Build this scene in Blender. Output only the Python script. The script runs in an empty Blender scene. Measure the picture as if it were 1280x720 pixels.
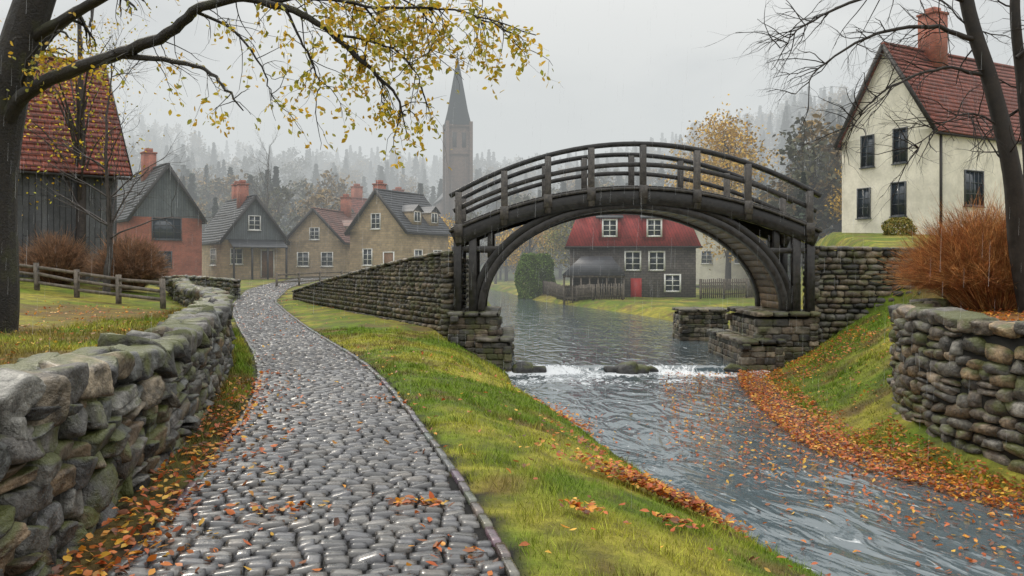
import bpy, bmesh, math, random
import numpy as np
from mathutils import Vector, Matrix
R=random.Random(7); N=np.random.default_rng(7)
scene=bpy.context.scene
def link(o,parent=None):
    scene.collection.objects.link(o)
    if parent: o.parent=parent
    return o
def empty(name,loc=(0,0,0),rz=0):
    e=bpy.data.objects.new(name,None); e.location=loc; e.rotation_euler=(0,0,rz); e.empty_display_size=.3
    return link(e)
class Acc:
    def __init__(s): s.V=[];s.F={};s.C=[];s.n=0
    def add(s,V,F,c=(.5,.5,.5)):
        V=np.asarray(V,dtype=np.float64).reshape(-1,3); 
        if isinstance(F,np.ndarray): F=[F]
        for f in F:
            f=np.asarray(f)
            if f.ndim==1: f=f.reshape(1,-1)
            s.F.setdefault(f.shape[1],[]).append(f+s.n)
        c=np.asarray(c,dtype=np.float64)
        if c.ndim==1: c=np.tile(c,(len(V),1))
        s.V.append(V); s.C.append(c); s.n+=len(V)
    def box(s,x0,x1,y0,y1,z0,z1,c=(.5,.5,.5)):
        V=[(x0,y0,z0),(x1,y0,z0),(x1,y1,z0),(x0,y1,z0),(x0,y0,z1),(x1,y0,z1),(x1,y1,z1),(x0,y1,z1)]
        s.add(V,BF,c)
    def build(s,name,mat,parent=None,smooth=False):
        if not s.V: return None
        V=np.concatenate(s.V); C=np.concatenate(s.C)
        me=bpy.data.meshes.new(name); me.vertices.add(len(V)); me.vertices.foreach_set('co',V.astype(np.float32).ravel())
        fl=[];st=[];o=0
        for k,l in s.F.items():
            f=np.concatenate(l); fl.append(f.ravel()); st.append(o+np.arange(len(f))*k); o+=f.size
        fl=np.concatenate(fl); st=np.concatenate(st)
        me.loops.add(len(fl)); me.loops.foreach_set('vertex_index',fl.astype(np.int32))
        me.polygons.add(len(st)); me.polygons.foreach_set('loop_start',st.astype(np.int32))
        me.update(calc_edges=True); me.validate()
        a=me.color_attributes.new('Col','FLOAT_COLOR','POINT')
        a.data.foreach_set('color',np.concatenate([C,np.ones((len(C),1))],1).astype(np.float32).ravel())
        if smooth: me.polygons.foreach_set('use_smooth',np.ones(len(me.polygons),dtype=bool))
        me.materials.append(mat)
        return link(bpy.data.objects.new(name,me),parent)
BF=np.array([(0,3,2,1),(4,5,6,7),(0,1,5,4),(1,2,6,5),(2,3,7,6),(3,0,4,7)])
def sm(a,b,x):
    t=np.clip((np.asarray(x,dtype=float)-a)/(b-a),0,1); return t*t*(3-2*t)
_G=N.random((8,256,256))
def vn(x,y,s,seed=0):
    x=np.asarray(x,float)/s+17.3; y=np.asarray(y,float)/s+5.1
    xi=np.floor(x).astype(int);yi=np.floor(y).astype(int);fx=x-xi;fy=y-yi
    fx=fx*fx*(3-2*fx);fy=fy*fy*(3-2*fy);g=_G[seed%8]
    a=g[xi%256,yi%256];b=g[(xi+1)%256,yi%256];c=g[xi%256,(yi+1)%256];d=g[(xi+1)%256,(yi+1)%256]
    return (a*(1-fx)+b*fx)*(1-fy)+(c*(1-fx)+d*fx)*fy
def fbm(x,y,s,seed=0): return .5*vn(x,y,s,seed)+.3*vn(x,y,s*.45,seed+1)+.2*vn(x,y,s*.2,seed+2)
def smooth_curve(ys,xs,w=2.5):
    Y=np.arange(-45,300,.25); X=np.interp(Y,ys,xs); k=int(w/.25)|1
    Xp=np.pad(X,k,mode='edge'); X=np.convolve(Xp,np.ones(k)/k,'same')[k:-k]
    return lambda y: np.interp(y,Y,X)
# ------------------------------------------------------------ site layout (metres)
pathR=smooth_curve([-45,0,4.87,6.8,9.5,13.1,15.8,23.7,38,50,70,95,300],[4,.9,.0,-.44,-1.14,-2.15,-3.05,-6.1,-11.3,-14,-16.5,-18,-20])
pathL=smooth_curve([-45,0,4.87,7.04,10.5,13.6,17.3,23.7,34.5,47.5,70,95,300],[0.5,-1.9,-2.35,-2.7,-3.4,-4.24,-5.56,-8.05,-12.1,-15.7,-19.2,-21,-23])
wallX=smooth_curve([-45,0,4,5.3,8.8,13.6,19,22,26,30,60],[-2,-2.35,-2.7,-2.85,-3.5,-4.8,-6.75,-8.1,-10.3,-12.3,-26],1.5)
xl=smooth_curve([-45,4,7.7,10.7,15,18.7,23,43,67,75,90,110,140,300],[6,4.6,3.0,2.1,1.2,.1,-.1,-.2,-1.7,-4,-9,-16,-32,-120])
xr=smooth_curve([-45,5,7,9.7,12.5,16,20,23,26,37,43,50,62,79,90,110,140,300],[12,8.4,7.4,6.3,5.05,5.4,6.0,6.9,7.3,7.7,6.9,5.0,1.3,-.8,-3,-9,-24,-110],2)
RW=[(8.6,6),(7.9,8),(7.25,10),(6.8,12),(6.85,13.5),(7.3,14.8),(8.2,15.6),(9.6,16.1),(12,16.4)]
def zp(y): return .5*sm(28,60,y)+.4*sm(60,95,y)
def terrain(x,y):
    x=np.asarray(x,float);y=np.asarray(y,float);x,y=np.broadcast_arrays(x,y)
    P=zp(y);pr=pathR(y);pl=pathL(y);l=xl(y);r=xr(y)
    z=P.copy()
    d=wallX(y)-x
    w=.35+8*sm(30,46,y)
    zl=.62+.85*sm(9,20,-x)-.25*sm(60,100,y)
    z=np.where(x<pl,P+np.maximum(zl-P,0)*sm(.15,.15+w,d),z)
    z=z+np.where((x<pl)&(d<0),.05*sm(0,.5,pl-x),0)
    wd=np.maximum(l-pr,.5);t=np.clip((x-pr)/wd,0,1)
    ex=1.5+1.6*sm(11,18,y)
    f1=t**ex; f2=sm(0,1,np.clip((x-(l-2.4))/2.4,0,1)); f=f1+(f2-f1)*sm(20,26,y)
    bank=P+(-1.15-P)*f+.05*sm(.0,.2,t)*sm(1,.6,t)
    bank=np.maximum(bank-1.0*np.exp(-(((x+.35)/.6)**2+((y-17.9)/1.2)**2)**1.5),np.minimum(bank,-1.0))
    z=np.where((x>=pr),bank,z)
    z=np.where(x>l,-1.15-.6*sm(0,.9,x-l),z)
    dr=x-r
    slope=-1.15+1.9*sm(0,4.6,dr)+.6*sm(4,9,dr)
    bx=np.interp(y,[-45,6,8,10,12,13.5,14.8,15.6,16.1,16.5],[9,8.6,7.9,7.25,6.8,6.85,7.3,8.2,9.6,14])
    zin=1.0+.35*sm(8,14,x)
    slope=np.where(y<16.5,slope*0+np.where(x>bx+.05,zin,np.minimum(slope,-.2)),slope)
    low=-1.15+.6*sm(0,2.2,dr)
    b=9.3+.33*np.clip(y-24,0,400)
    zh=2.35+.06*np.clip(y-24,0,25)
    farz=low+(zh-low)*sm(-.6,2.2,x-b)
    q=sm(22.9,23.3,y)
    rz=slope*(1-q)+farz*q
    rz=np.where(dr<0,-1.75,rz)
    blend=np.where(dr>0,rz,-1.15-.6*sm(0,.9,-dr))
    z=np.where(x>(l+r)/2,blend,z)
    hill=30*sm(115,300,y)+14*sm(20,90,x)*sm(90,190,y)+10*sm(60,200,-x)*sm(70,200,y)
    z=z+hill*(.85+.3*vn(x,y,60,3))
    onp=(x>pl-.1)&(x<pr+.1)
    z=z+np.where(onp,0,.08*(fbm(x,y,1.6,1)-.5)+.035*(vn(x,y,.35,4)-.5))
    return z
# ------------------------------------------------------------ materials
def newmat(name):
    m=bpy.data.materials.new(name);m.use_nodes=True;nt=m.node_tree;b=nt.nodes['Principled BSDF'];return m,nt,b
def nd(nt,t,props=None,**inp):
    n=nt.nodes.new(t)
    for k,v in (props or {}).items(): setattr(n,k,v)
    for k,v in inp.items():
        k=k.replace('_',' ')
        if isinstance(v,bpy.types.NodeSocket): nt.links.new(v,n.inputs[k])
        else: n.inputs[k].default_value=v
    return n
def c4(c): return (c[0],c[1],c[2],1)
def mixc(nt,f,a,b,mode='MIX'):
    n=nt.nodes.new('ShaderNodeMix');n.data_type='RGBA';n.blend_type=mode
    for i,v in ((0,f),(6,a),(7,b)):
        if isinstance(v,bpy.types.NodeSocket): nt.links.new(v,n.inputs[i])
        else: n.inputs[i].default_value=c4(v) if i else v
    return n.outputs[2]
def ramp(nt,f,a,b,x=0.,y=1.):
    n=nd(nt,'ShaderNodeMapRange',{'interpolation_type':'SMOOTHSTEP'},Value=f,From_Min=a,From_Max=b,To_Min=x,To_Max=y);return n.outputs[0]
def gen(name,col='attr',rough=.6,nscale=8,var=.5,bscale=30,bump=.3,bd=.02,moss=0,spec=.4,rvar=.15,coord='Object',dark=.45,coat=0,cr=.12):
    m,nt,b=newmat(name)
    tc=nd(nt,'ShaderNodeTexCoord').outputs[coord]
    base=nd(nt,'ShaderNodeAttribute',{'attribute_name':'Col'}).outputs['Color'] if col=='attr' else None
    n1=nd(nt,'ShaderNodeTexNoise',Vector=tc,Scale=nscale,Detail=3.,Roughness=.65).outputs['Fac']
    n2=nd(nt,'ShaderNodeTexNoise',Vector=tc,Scale=bscale,Detail=4.,Roughness=.7).outputs['Fac']
    k=ramp(nt,n1,.3,.7)
    if base is None: src=col
    else: src=base
    dk=mixc(nt,1.,src,(dark,dark,dark*.97),'MULTIPLY')
    lt=mixc(nt,1.,src,(1+var*.5,1+var*.5,1+var*.45),'MULTIPLY')
    c=mixc(nt,k,dk,lt)
    c=mixc(nt,ramp(nt,n2,.35,.65,0.,var),c,mixc(nt,1.,c,(.55,.55,.55),'MULTIPLY'))
    if moss:
        g=nd(nt,'ShaderNodeNewGeometry').outputs['Normal'];z=nd(nt,'ShaderNodeSeparateXYZ',Vector=g).outputs['Z']
        n3=nd(nt,'ShaderNodeTexNoise',Vector=tc,Scale=2.3,Detail=4.).outputs['Fac']
        mm=nd(nt,'ShaderNodeMath',{'operation':'MULTIPLY_ADD'});nt.links.new(z,mm.inputs[0]);mm.inputs[1].default_value=.13;nt.links.new(n3,mm.inputs[2])
        c=mixc(nt,ramp(nt,mm.outputs[0],.53,.68,0.,moss),c,(.075,.085,.018))
    nt.links.new(c,b.inputs['Base Color'])
    nt.links.new(ramp(nt,n1,.3,.7,max(rough-rvar,.03),min(rough+rvar,1)),b.inputs['Roughness'])
    b.inputs['Specular IOR Level'].default_value=spec
    if coat: b.inputs['Coat Weight'].default_value=coat;b.inputs['Coat Roughness'].default_value=cr
    bp=nd(nt,'ShaderNodeBump',Height=n2,Strength=bump,Distance=bd)
    nt.links.new(bp.outputs[0],b.inputs['Normal'])
    return m
def pat(name,mode,c1,c2,mo,bw,rh,ms,rough=.7,bump=.6,bd=.02):
    m,nt,b=newmat(name)
    o=nd(nt,'ShaderNodeTexCoord').outputs['Object'];s=nd(nt,'ShaderNodeSeparateXYZ',Vector=o)
    ad=nd(nt,'ShaderNodeMath',{'operation':'ADD'});nt.links.new(s.outputs['X'],ad.inputs[0]);nt.links.new(s.outputs['Y'],ad.inputs[1])
    cx=nt.nodes.new('ShaderNodeCombineXYZ')
    if mode=='wall': nt.links.new(ad.outputs[0],cx.inputs[0]);nt.links.new(s.outputs['Z'],cx.inputs[1])
    if mode=='board': nt.links.new(s.outputs['Z'],cx.inputs[0]);nt.links.new(ad.outputs[0],cx.inputs[1])
    if mode=='roof': nt.links.new(s.outputs['Y'],cx.inputs[0]);nt.links.new(s.outputs['Z'],cx.inputs[1])
    wob=nd(nt,'ShaderNodeTexNoise',Vector=o,Scale=3.,Detail=2.)
    vm=nd(nt,'ShaderNodeVectorMath',{'operation':'MULTIPLY_ADD'});nt.links.new(wob.outputs['Color'],vm.inputs[0]);vm.inputs[1].default_value=(.05,.05,0);nt.links.new(cx.outputs[0],vm.inputs[2])
    br=nd(nt,'ShaderNodeTexBrick',Vector=vm.outputs[0],Scale=1.,Color1=c4(c1),Color2=c4(c2),Mortar=c4(mo),Brick_Width=bw,Row_Height=rh,Mortar_Size=ms,Mortar_Smooth=.4)
    n1=nd(nt,'ShaderNodeTexNoise',Vector=o,Scale=1.3,Detail=4.,Roughness=.7).outputs['Fac']
    n2=nd(nt,'ShaderNodeTexNoise',Vector=o,Scale=22.,Detail=3.,Roughness=.7).outputs['Fac']
    c=mixc(nt,ramp(nt,n1,.35,.7,0.,.7),br.outputs['Color'],mixc(nt,1.,br.outputs['Color'],(.5,.5,.48),'MULTIPLY'))
    c=mixc(nt,ramp(nt,n2,.4,.7,0.,.6),c,mixc(nt,1.,c,(.55,.55,.53),'MULTIPLY'))
    nt.links.new(c,b.inputs['Base Color']);b.inputs['Roughness'].default_value=rough
    h=nd(nt,'ShaderNodeMath',{'operation':'MULTIPLY_ADD'});nt.links.new(br.outputs['Fac'],h.inputs[0]);h.inputs[1].default_value=-1.;nt.links.new(n2,h.inputs[2])
    bp=nd(nt,'ShaderNodeBump',Height=h.outputs[0],Strength=bump,Distance=bd);nt.links.new(bp.outputs[0],b.inputs['Normal'])
    return m
def leafmat(name,rough=.45,tr=.35):
    m,nt,b=newmat(name);a=nd(nt,'ShaderNodeAttribute',{'attribute_name':'Col'}).outputs['Color']
    nt.links.new(a,b.inputs['Base Color']);b.inputs['Roughness'].default_value=rough
    if tr:
        t=nd(nt,'ShaderNodeBsdfTranslucent',Color=a);mx=nd(nt,'ShaderNodeMixShader',Fac=tr)
        nt.links.new(b.outputs[0],mx.inputs[1]);nt.links.new(t.outputs[0],mx.inputs[2])
        nt.links.new(mx.outputs[0],nt.nodes['Material Output'].inputs['Surface'])
    else: b.inputs['Specular IOR Level'].default_value=.15
    return m
M_stone=gen('fieldstone',rough=.5,nscale=6,var=.8,bscale=16,bump=1.,bd=.04,moss=.9,dark=.3,spec=.45,coat=.08,cr=.2)
M_mas=gen('masonry_stone',rough=.55,nscale=4,var=.6,bscale=20,bump=.8,bd=.03,moss=.6)
M_core=gen('wall_core',(.02,.019,.016),rough=.9)
M_cob=gen('wet_cobble',rough=.34,nscale=7,var=.6,bscale=30,bump=.5,bd=.012,spec=.6,rvar=.12,coat=.7,cr=.13)
M_ground=gen('grass_ground',rough=.85,nscale=3,var=.6,bscale=40,bump=.9,bd=.03,dark=.55,spec=.2)
M_leaf=leafmat('autumn_leaf'); M_blade=leafmat('grass_blade',.6,0);M_fol=leafmat('foliage',.8,0)
M_bark=gen('bark',(.028,.024,.02),rough=.6,nscale=6,bscale=24,bump=1.,bd=.05,moss=.25)
M_twig=gen('twig_bark',rough=.75,nscale=6,bump=.2)
M_wood=gen('dark_timber',rough=.45,nscale=7,var=.7,bscale=18,bump=.5,bd=.012,coat=.15)
M_post=gen('weathered_wood',(.16,.135,.11),rough=.7,nscale=6,bump=.5)
M_plaster=gen('cream_plaster',(.80,.76,.65),rough=.8,nscale=.8,var=.2,bscale=9,bump=.3,dark=.82)
M_tan=pat('tan_stone_wall','wall',(.55,.41,.24),(.40,.30,.18),(.36,.3,.22),.45,.2,.02)
M_brick=pat('red_brick','wall',(.50,.12,.055),(.38,.09,.05),(.26,.19,.15),.24,.085,.012)
M_dkmas=pat('dark_masonry','wall',(.15,.13,.115),(.09,.08,.075),(.05,.045,.04),.4,.18,.02)
M_slate=pat('slate_roof','roof',(.085,.09,.10),(.055,.06,.07),(.025,.025,.03),.3,.16,.012,.5)
M_tile=pat('red_tile_roof','roof',(.34,.085,.05),(.20,.055,.038),(.06,.02,.018),.24,.24,.014,.55,.9,.04)
M_brown=pat('brown_tile_roof','roof',(.26,.10,.07),(.16,.075,.06),(.04,.025,.02),.26,.2,.014,.6)
M_bgrey=pat('grey_boards','board',(.125,.13,.135),(.085,.09,.095),(.03,.03,.03),3.,.2,.016)
M_bblue=pat('bluegrey_boards','board',(.12,.14,.15),(.09,.11,.12),(.03,.03,.03),3.,.18,.012)
M_bred=pat('red_boards','board',(.42,.05,.045),(.32,.04,.038),(.08,.015,.015),3.,.22,.012)
M_dwood=gen('dark_trim',(.035,.032,.03),rough=.6)
M_white=gen('white_paint',(.78,.78,.75),rough=.5,dark=.85,var=.1)
M_glass,_nt,_b=newmat('window_glass');_b.inputs['Base Color'].default_value=(.02,.03,.04,1);_b.inputs['Roughness'].default_value=.12
M_redp=gen('red_door_paint',(.4,.03,.025),rough=.5,dark=.8,var=.2)
M_brdoor=gen('brown_door',(.2,.1,.04),rough=.5,dark=.7)
# water
M_water,nt,b=newmat('river_water')
a=nd(nt,'ShaderNodeAttribute',{'attribute_name':'Col'}).outputs['Color']
sp=nd(nt,'ShaderNodeSeparateColor',Color=a)
cb=nt.nodes.new('ShaderNodeCombineXYZ')
for i,(o,k) in enumerate((('Red',2.2),('Green',1.4))):
    q=nd(nt,'ShaderNodeMath',{'operation':'MULTIPLY'});nt.links.new(sp.outputs[o],q.inputs[0]);q.inputs[1].default_value=k;nt.links.new(q.outputs[0],cb.inputs[i])
n1=nd(nt,'ShaderNodeTexNoise',Vector=cb.outputs[0],Scale=.75,Detail=2.,Roughness=.45,Distortion=1.8).outputs['Fac']
n2=nd(nt,'ShaderNodeTexNoise',Vector=cb.outputs[0],Scale=3.2,Detail=3.,Roughness=.5,Distortion=1.4).outputs['Fac']
hm=nd(nt,'ShaderNodeMath',{'operation':'MULTIPLY_ADD'});nt.links.new(n2,hm.inputs[0]);hm.inputs[1].default_value=.11;nt.links.new(n1,hm.inputs[2])
bp=nd(nt,'ShaderNodeBump',Height=hm.outputs[0],Strength=.75,Distance=.085);nt.links.new(bp.outputs[0],b.inputs['Normal'])
fo=nd(nt,'ShaderNodeMath',{'operation':'MULTIPLY_ADD'});nt.links.new(sp.outputs['Blue'],fo.inputs[0]);fo.inputs[1].default_value=.5;nt.links.new(n2,fo.inputs[2])
fk=ramp(nt,fo.outputs[0],.62,.86,0.,.9)
nt.links.new(mixc(nt,fk,(.075,.10,.112),(.75,.78,.8)),b.inputs['Base Color'])
nt.links.new(ramp(nt,fk,0.,1.,.05,.6),b.inputs['Roughness']);b.inputs['Specular IOR Level'].default_value=1.;b.inputs['IOR'].default_value=1.5
# ------------------------------------------------------------ ground
def lines(segs):
    out=[]
    for a_,b_,s_ in segs: out+=list(np.arange(a_,b_-1e-6,s_))
    return out
gx=lines([(-30,-9,.6),(-9,12.5,.15),(12.5,34,.6)]);v=34.
while v<700: gx.append(v);v*=1.12
v=-30.6
while v>-700: gx.append(v);v*=1.12
gx=np.array(sorted(gx))
gy=lines([(-40,1,2),(1,26,.18),(26,100,.7)]);v=100.
while v<1200: gy.append(v);v*=1.035
gy=np.array(gy)
XX,YY=np.meshgrid(gx,gy);X=XX.ravel();Y=YY.ravel();Z=terrain(X,Y)
nx=len(gx);ny=len(gy);idx=np.arange(nx*ny).reshape(ny,nx)
F=np.stack([idx[:-1,:-1],idx[:-1,1:],idx[1:,1:],idx[1:,:-1]],-1).reshape(-1,4)
def notch(X,Y): return (((X+.35)/.6)**2+((Y-17.9)/1.2)**2)
def gcol(X,Y,Z=None):
    g=np.array([.115,.165,.018]);y_=np.array([.29,.26,.045]);dt=np.array([.12,.075,.035]);mud=np.array([.04,.035,.028])
    k=sm(.36,.72,fbm(X,Y,1.5,2))[:,None];C=g*(1-k)+y_*k
    k=(.8*sm(.52,.74,fbm(X,Y,.8,5)))[:,None];C=C*(1-k)+dt*k*1.3
    lit=((X<wallX(Y)+.1)&(Y<22))*sm(.3,.55,fbm(X,Y,2.5,6))
    lit=lit[:,None]*.8;C=C*(1-lit)+np.array([.16,.10,.035])*lit
    pr=pathR(Y);pl=pathL(Y);on=(X>pl-.12)&(X<pr+.12);C[on]=(.016,.016,.016)
    st=(X<=pl-.12)&(X>wallX(Y)-.1);k=(st*(.75*(1-sm(10,13,Y))))[:,None];C=C*(1-k)+dt*.6*k
    l=xl(Y);r=xr(Y)
    k=np.maximum(sm(l-.22,l+.02,X)*(X<(l+r)/2),sm(r+.35,r,X)*(X>=(l+r)/2))[:,None];C=C*(1-k)+mud*k
    k=np.clip(1.6*np.exp(-notch(X,Y)**1.5),0,1)[:,None];C=C*(1-k)+mud*.4*k
    k=((X>7)&(Y<17)&(Y>3)&(X>np.interp(Y,[6,8,10,12,14,16],[8.6,7.9,7.25,6.8,7,9])))[:,None]*.85;C=C*(1-k)+np.array([.26,.10,.035])*k
    k=sm(100,160,Y)[:,None];C=C*(1-k)+np.array([.05,.065,.04])*k
    return C
A=Acc();A.add(np.stack([X,Y,Z],1),F,gcol(X,Y));A.build('ground',M_ground,smooth=True)
# ------------------------------------------------------------ water
wy=np.concatenate([np.arange(2,26,.1),np.arange(26,150,.6)]);nc=90
U,VY=np.meshgrid(np.linspace(0,1,nc),wy);L_=xl(VY)-.5;R_=xr(VY)+.5
WX=L_+(R_-L_)*U
wz=-1.1+.16*sm(21.9,22.4,VY)+.045*(fbm(WX*1.2+.4*VY,VY,1.1,3)-.5)*(1-.8*sm(22,26,VY))
foam=np.exp(-((VY-21.95-.15*np.sin(WX*2)-.08*np.sin(WX*5.3))/.4)**2)*(.25+1.1*vn(WX,VY,.6,2))+.5*np.exp(-((VY-20.6)/1.3)**2)*vn(WX,VY,.5,4)
idx=np.arange(U.size).reshape(U.shape);F=np.stack([idx[:-1,:-1],idx[:-1,1:],idx[1:,1:],idx[1:,:-1]],-1).reshape(-1,4)
mid=(xl(VY)+xr(VY))/2
A=Acc();A.add(np.stack([WX,VY,wz],-1).reshape(-1,3),F,np.stack([(WX-.55*mid),VY*.7+.25*WX,foam],-1).reshape(-1,3));A.build('river_water',M_water,smooth=True)
# ------------------------------------------------------------ stones
ICO={}
for l in (1,2,3,4):
    bm=bmesh.new();bmesh.ops.create_icosphere(bm,subdivisions=l,radius=1)
    ICO[l]=(np.array([v.co[:] for v in bm.verts]),np.array([[v.index for v in f.verts] for f in bm.faces]));bm.free()
AX=np.array([(1,0,0),(-1,0,0),(0,1,0),(0,-1,0),(0,0,1),(0,0,-1)],float)
def stone(acc,c,u,n,h,k=4.,lv=2,amp=.05,col=(.2,.2,.2),tilt=.06):
    D,Fc=ICO[lv]
    sk=AX+N.normal(size=(6,3))*amp*2.2;nr=int(7) if amp>.03 else 3
    ex=N.normal(size=(nr,3));ex/=np.linalg.norm(ex,axis=1)[:,None];eh=(1.13+.35*N.random(nr)) if amp>.03 else 1.35+.2*N.random(nr)
    sk/=np.linalg.norm(sk,axis=1)[:,None]
    PL=np.vstack([sk,ex/eh[:,None]]);q=np.maximum(D@PL.T,0);p_=k*3.
    r=(q**p_).sum(1)**(-1/p_);P=D*r[:,None]
    d=0
    for fr in (3.,6.,12.):
        f=N.normal(size=3)*fr*.6;d=d+np.sin(P@f+N.random()*6.3)*(1.5/fr)
    P=P*(1+amp*.8*d)[:,None]*np.array(h)
    u=np.array(u,float);n=np.array(n,float);w=np.array([0,0,1.])
    a=N.normal()*tilt;u2=u*math.cos(a)+w*math.sin(a);w2=-u*math.sin(a)+w*math.cos(a)
    acc.add(P[:,:1]*u2+P[:,1:2]*n+P[:,2:]*w2+np.array(c),Fc,col)
def scol(kind):
    b=R.uniform(.4,1.35)
    if kind=='field':
        t=R.choice([(.16,.15,.14),(.12,.12,.12),(.22,.18,.13),(.10,.097,.09),(.21,.15,.095),(.15,.155,.15),(.19,.185,.17)])
    elif kind=='warm': t=R.choice([(.26,.2,.14),(.18,.15,.12),(.15,.14,.12),(.28,.2,.12),(.13,.12,.11),(.2,.19,.17)])
    else: t=R.choice([(.17,.15,.12),(.12,.115,.10),(.22,.18,.13),(.16,.125,.095),(.09,.085,.08)])
    return tuple(x*b for x in t)
def wall(name,pts,zb,zt,th,ch,sl,kind,lvf,k=4.,amp=.05,cap=None,sides=(1,-1),tilt=.06,mat=None,ends=True,acc=None,core=None,jit=.12):
    pts=np.array(pts,float);sg=np.hypot(*np.diff(pts,axis=0).T);S=np.concatenate([[0],np.cumsum(sg)]);T=S[-1]
    def at(s):
        s=min(max(s,0),T);x=np.interp(s,S,pts[:,0]);y=np.interp(s,S,pts[:,1]);e=.15
        a0=max(s-e,0);a1=min(s+e,T);tx=np.interp(a1,S,pts[:,0])-np.interp(a0,S,pts[:,0]);ty=np.interp(a1,S,pts[:,1])-np.interp(a0,S,pts[:,1])
        m=math.hypot(tx,ty);return x,y,tx/m,ty/m
    own=acc is None
    if own: acc=Acc();core=Acc()
    n=max(2,int(T/.4)+1);cv=[]
    for s in np.linspace(0.02,T-.02,n):
        x,y,tx,ty=at(s);nx_,ny_=ty,-tx;h=th/2-.09
        b_=zb(x,y)-.3;t_=zt(s,x,y)-.06-(cap*.7 if cap else 0)
        cv+= [(x+nx_*h,y+ny_*h,b_),(x+nx_*h,y+ny_*h,t_),(x-nx_*h,y-ny_*h,t_),(x-nx_*h,y-ny_*h,b_)]
    Fq=[]
    for i in range(n-1):
        for j in range(4): Fq.append((i*4+j,i*4+(j+1)%4,i*4+4+(j+1)%4,i*4+4+j))
    core.add(cv,[np.array(Fq),np.array([(0,3,2,1),(n*4-4,n*4-3,n*4-2,n*4-1)])])
    zmin=min(zb(*at(s)[:2]) for s in np.linspace(0,T,20))-.1;zmax=max(zt(s,*at(s)[:2]) for s in np.linspace(0,T,30))
    for sd in sides:
        z=zmin
        while z<zmax:
            hh=ch*R.uniform(.75,1.3);s=-R.uniform(0,sl)*.3
            while s<T:
                ll=sl*R.uniform(.5,1.6);sc=max(s+ll/2,0)
                if sc>T: break
                x,y,tx,ty=at(sc);top=zt(sc,x,y)-(cap or 0)
                zc=z+hh/2+R.uniform(-1,1)*jit*ch
                if zc-hh*.5>zb(x,y)-.25 and zc+hh*.3<top:
                    nx_,ny_=ty*sd,-tx*sd;dep=min(th*.45,.22);rough_=amp>.04
                    o=th/2-dep+R.uniform(-.02,.02)*(2 if rough_ else .7)
                    lv=max(1,lvf(x,y)-(sd<0))
                    if rough_ and R.random()<.22 and ll>sl*.8:
                        for dz_ in (-.26,.26): stone(acc,(x+nx_*o,y+ny_*o,zc+dz_*hh),(tx,ty,0),(nx_,ny_,0),(ll*.52,dep,hh*.27),k,lv,amp,scol(kind),tilt)
                    else:
                        g_=R.uniform(.9,1.25) if rough_ else 1
                        stone(acc,(x+nx_*o,y+ny_*o,zc),(tx,ty,0),(nx_,ny_,0),(ll*.52,dep,hh*.52*g_),k,lv,amp,scol(kind),tilt)
                s+=ll
            z+=hh
    if ends:
        for s in (0,T):
            x,y,tx,ty=at(s);dx=-1 if s==0 else 1;z=zmin
            while z<zt(s,x,y)-(cap or 0)-.05:
                hh=ch*R.uniform(.8,1.2);o=-th/2
                while o<th/2-.05:
                    ll=min(sl*R.uniform(.6,1.2),th/2-o);oc=o+ll/2
                    stone(acc,(x+ty*oc-tx*dx*.1,y-tx*oc-ty*dx*.1,z+hh/2),(ty,-tx,0),(tx*dx,ty*dx,0),(ll*.53,.17,hh*.53),k,lvf(x,y),amp,scol(kind),tilt);o+=ll
                z+=hh
    if cap:
        s=0
        while s<T:
            ll=sl*R.uniform(.7,1.5);x,y,tx,ty=at(s+ll/2);t_=zt(min(s+ll/2,T),x,y);cc=cap*R.uniform(.8,1.3)
            if amp>.04 and R.random()<.6:
                f=R.uniform(.4,.6)
                for oo,w_ in ((th*.5-th*f/2,f),(-th*.5+th*(1-f)/2,1-f)):
                    stone(acc,(x+ty*oo,y-tx*oo,t_-cc/2+R.uniform(-.03,.03)),(tx,ty,0),(ty,-tx,0),(ll*.54,th*w_*.55,cc*.6),k,lvf(x,y),amp*1.2,scol(kind),tilt*1.3)
            else: stone(acc,(x,y,t_-cc/2),(tx,ty,0),(ty,-tx,0),(ll*.54,th*.54,cc*.6),k,lvf(x,y),amp*1.2,scol(kind),tilt*1.3)
            s+=ll
    if own:
        e=empty(name);acc.build('stones',mat or M_stone,e,True);core.build('core',M_core,e)
def near(x,y): return 4 if y<8 else 3 if y<15 else 2
ys=np.concatenate([np.arange(1.5,30.3,.5)])
tz=lambda x,y: float(terrain(x,y))
wall('dry_stone_wall',[(float(wallX(y))-.28,y) for y in ys],lambda x,y:float(zp(y)),lambda s,x,y:1.17+.05*math.sin(s*.7)+.12*float(sm(22,30,y)),.55,.17,.29,'field',near,4.5,.07,.2,tilt=.1,jit=.28)
wall('retaining_wall',RW,lambda x,y:min(tz(x-.5,y),-.4)-.1,lambda s,x,y:1.12+.06*math.sin(s*2),.55,.19,.34,'warm',lambda x,y:3,4.5,.06,.18,sides=(-1,),jit=.28,tilt=.08)
wall('garden_stone_wall',[(-21,46),(-17.5,44),(-15,41.5),(-13.6,39.5)],lambda x,y:tz(x,y),lambda s,x,y:tz(x,y)+.95,.4,.2,.4,'field',lambda x,y:1,4,.05,.15)
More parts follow.
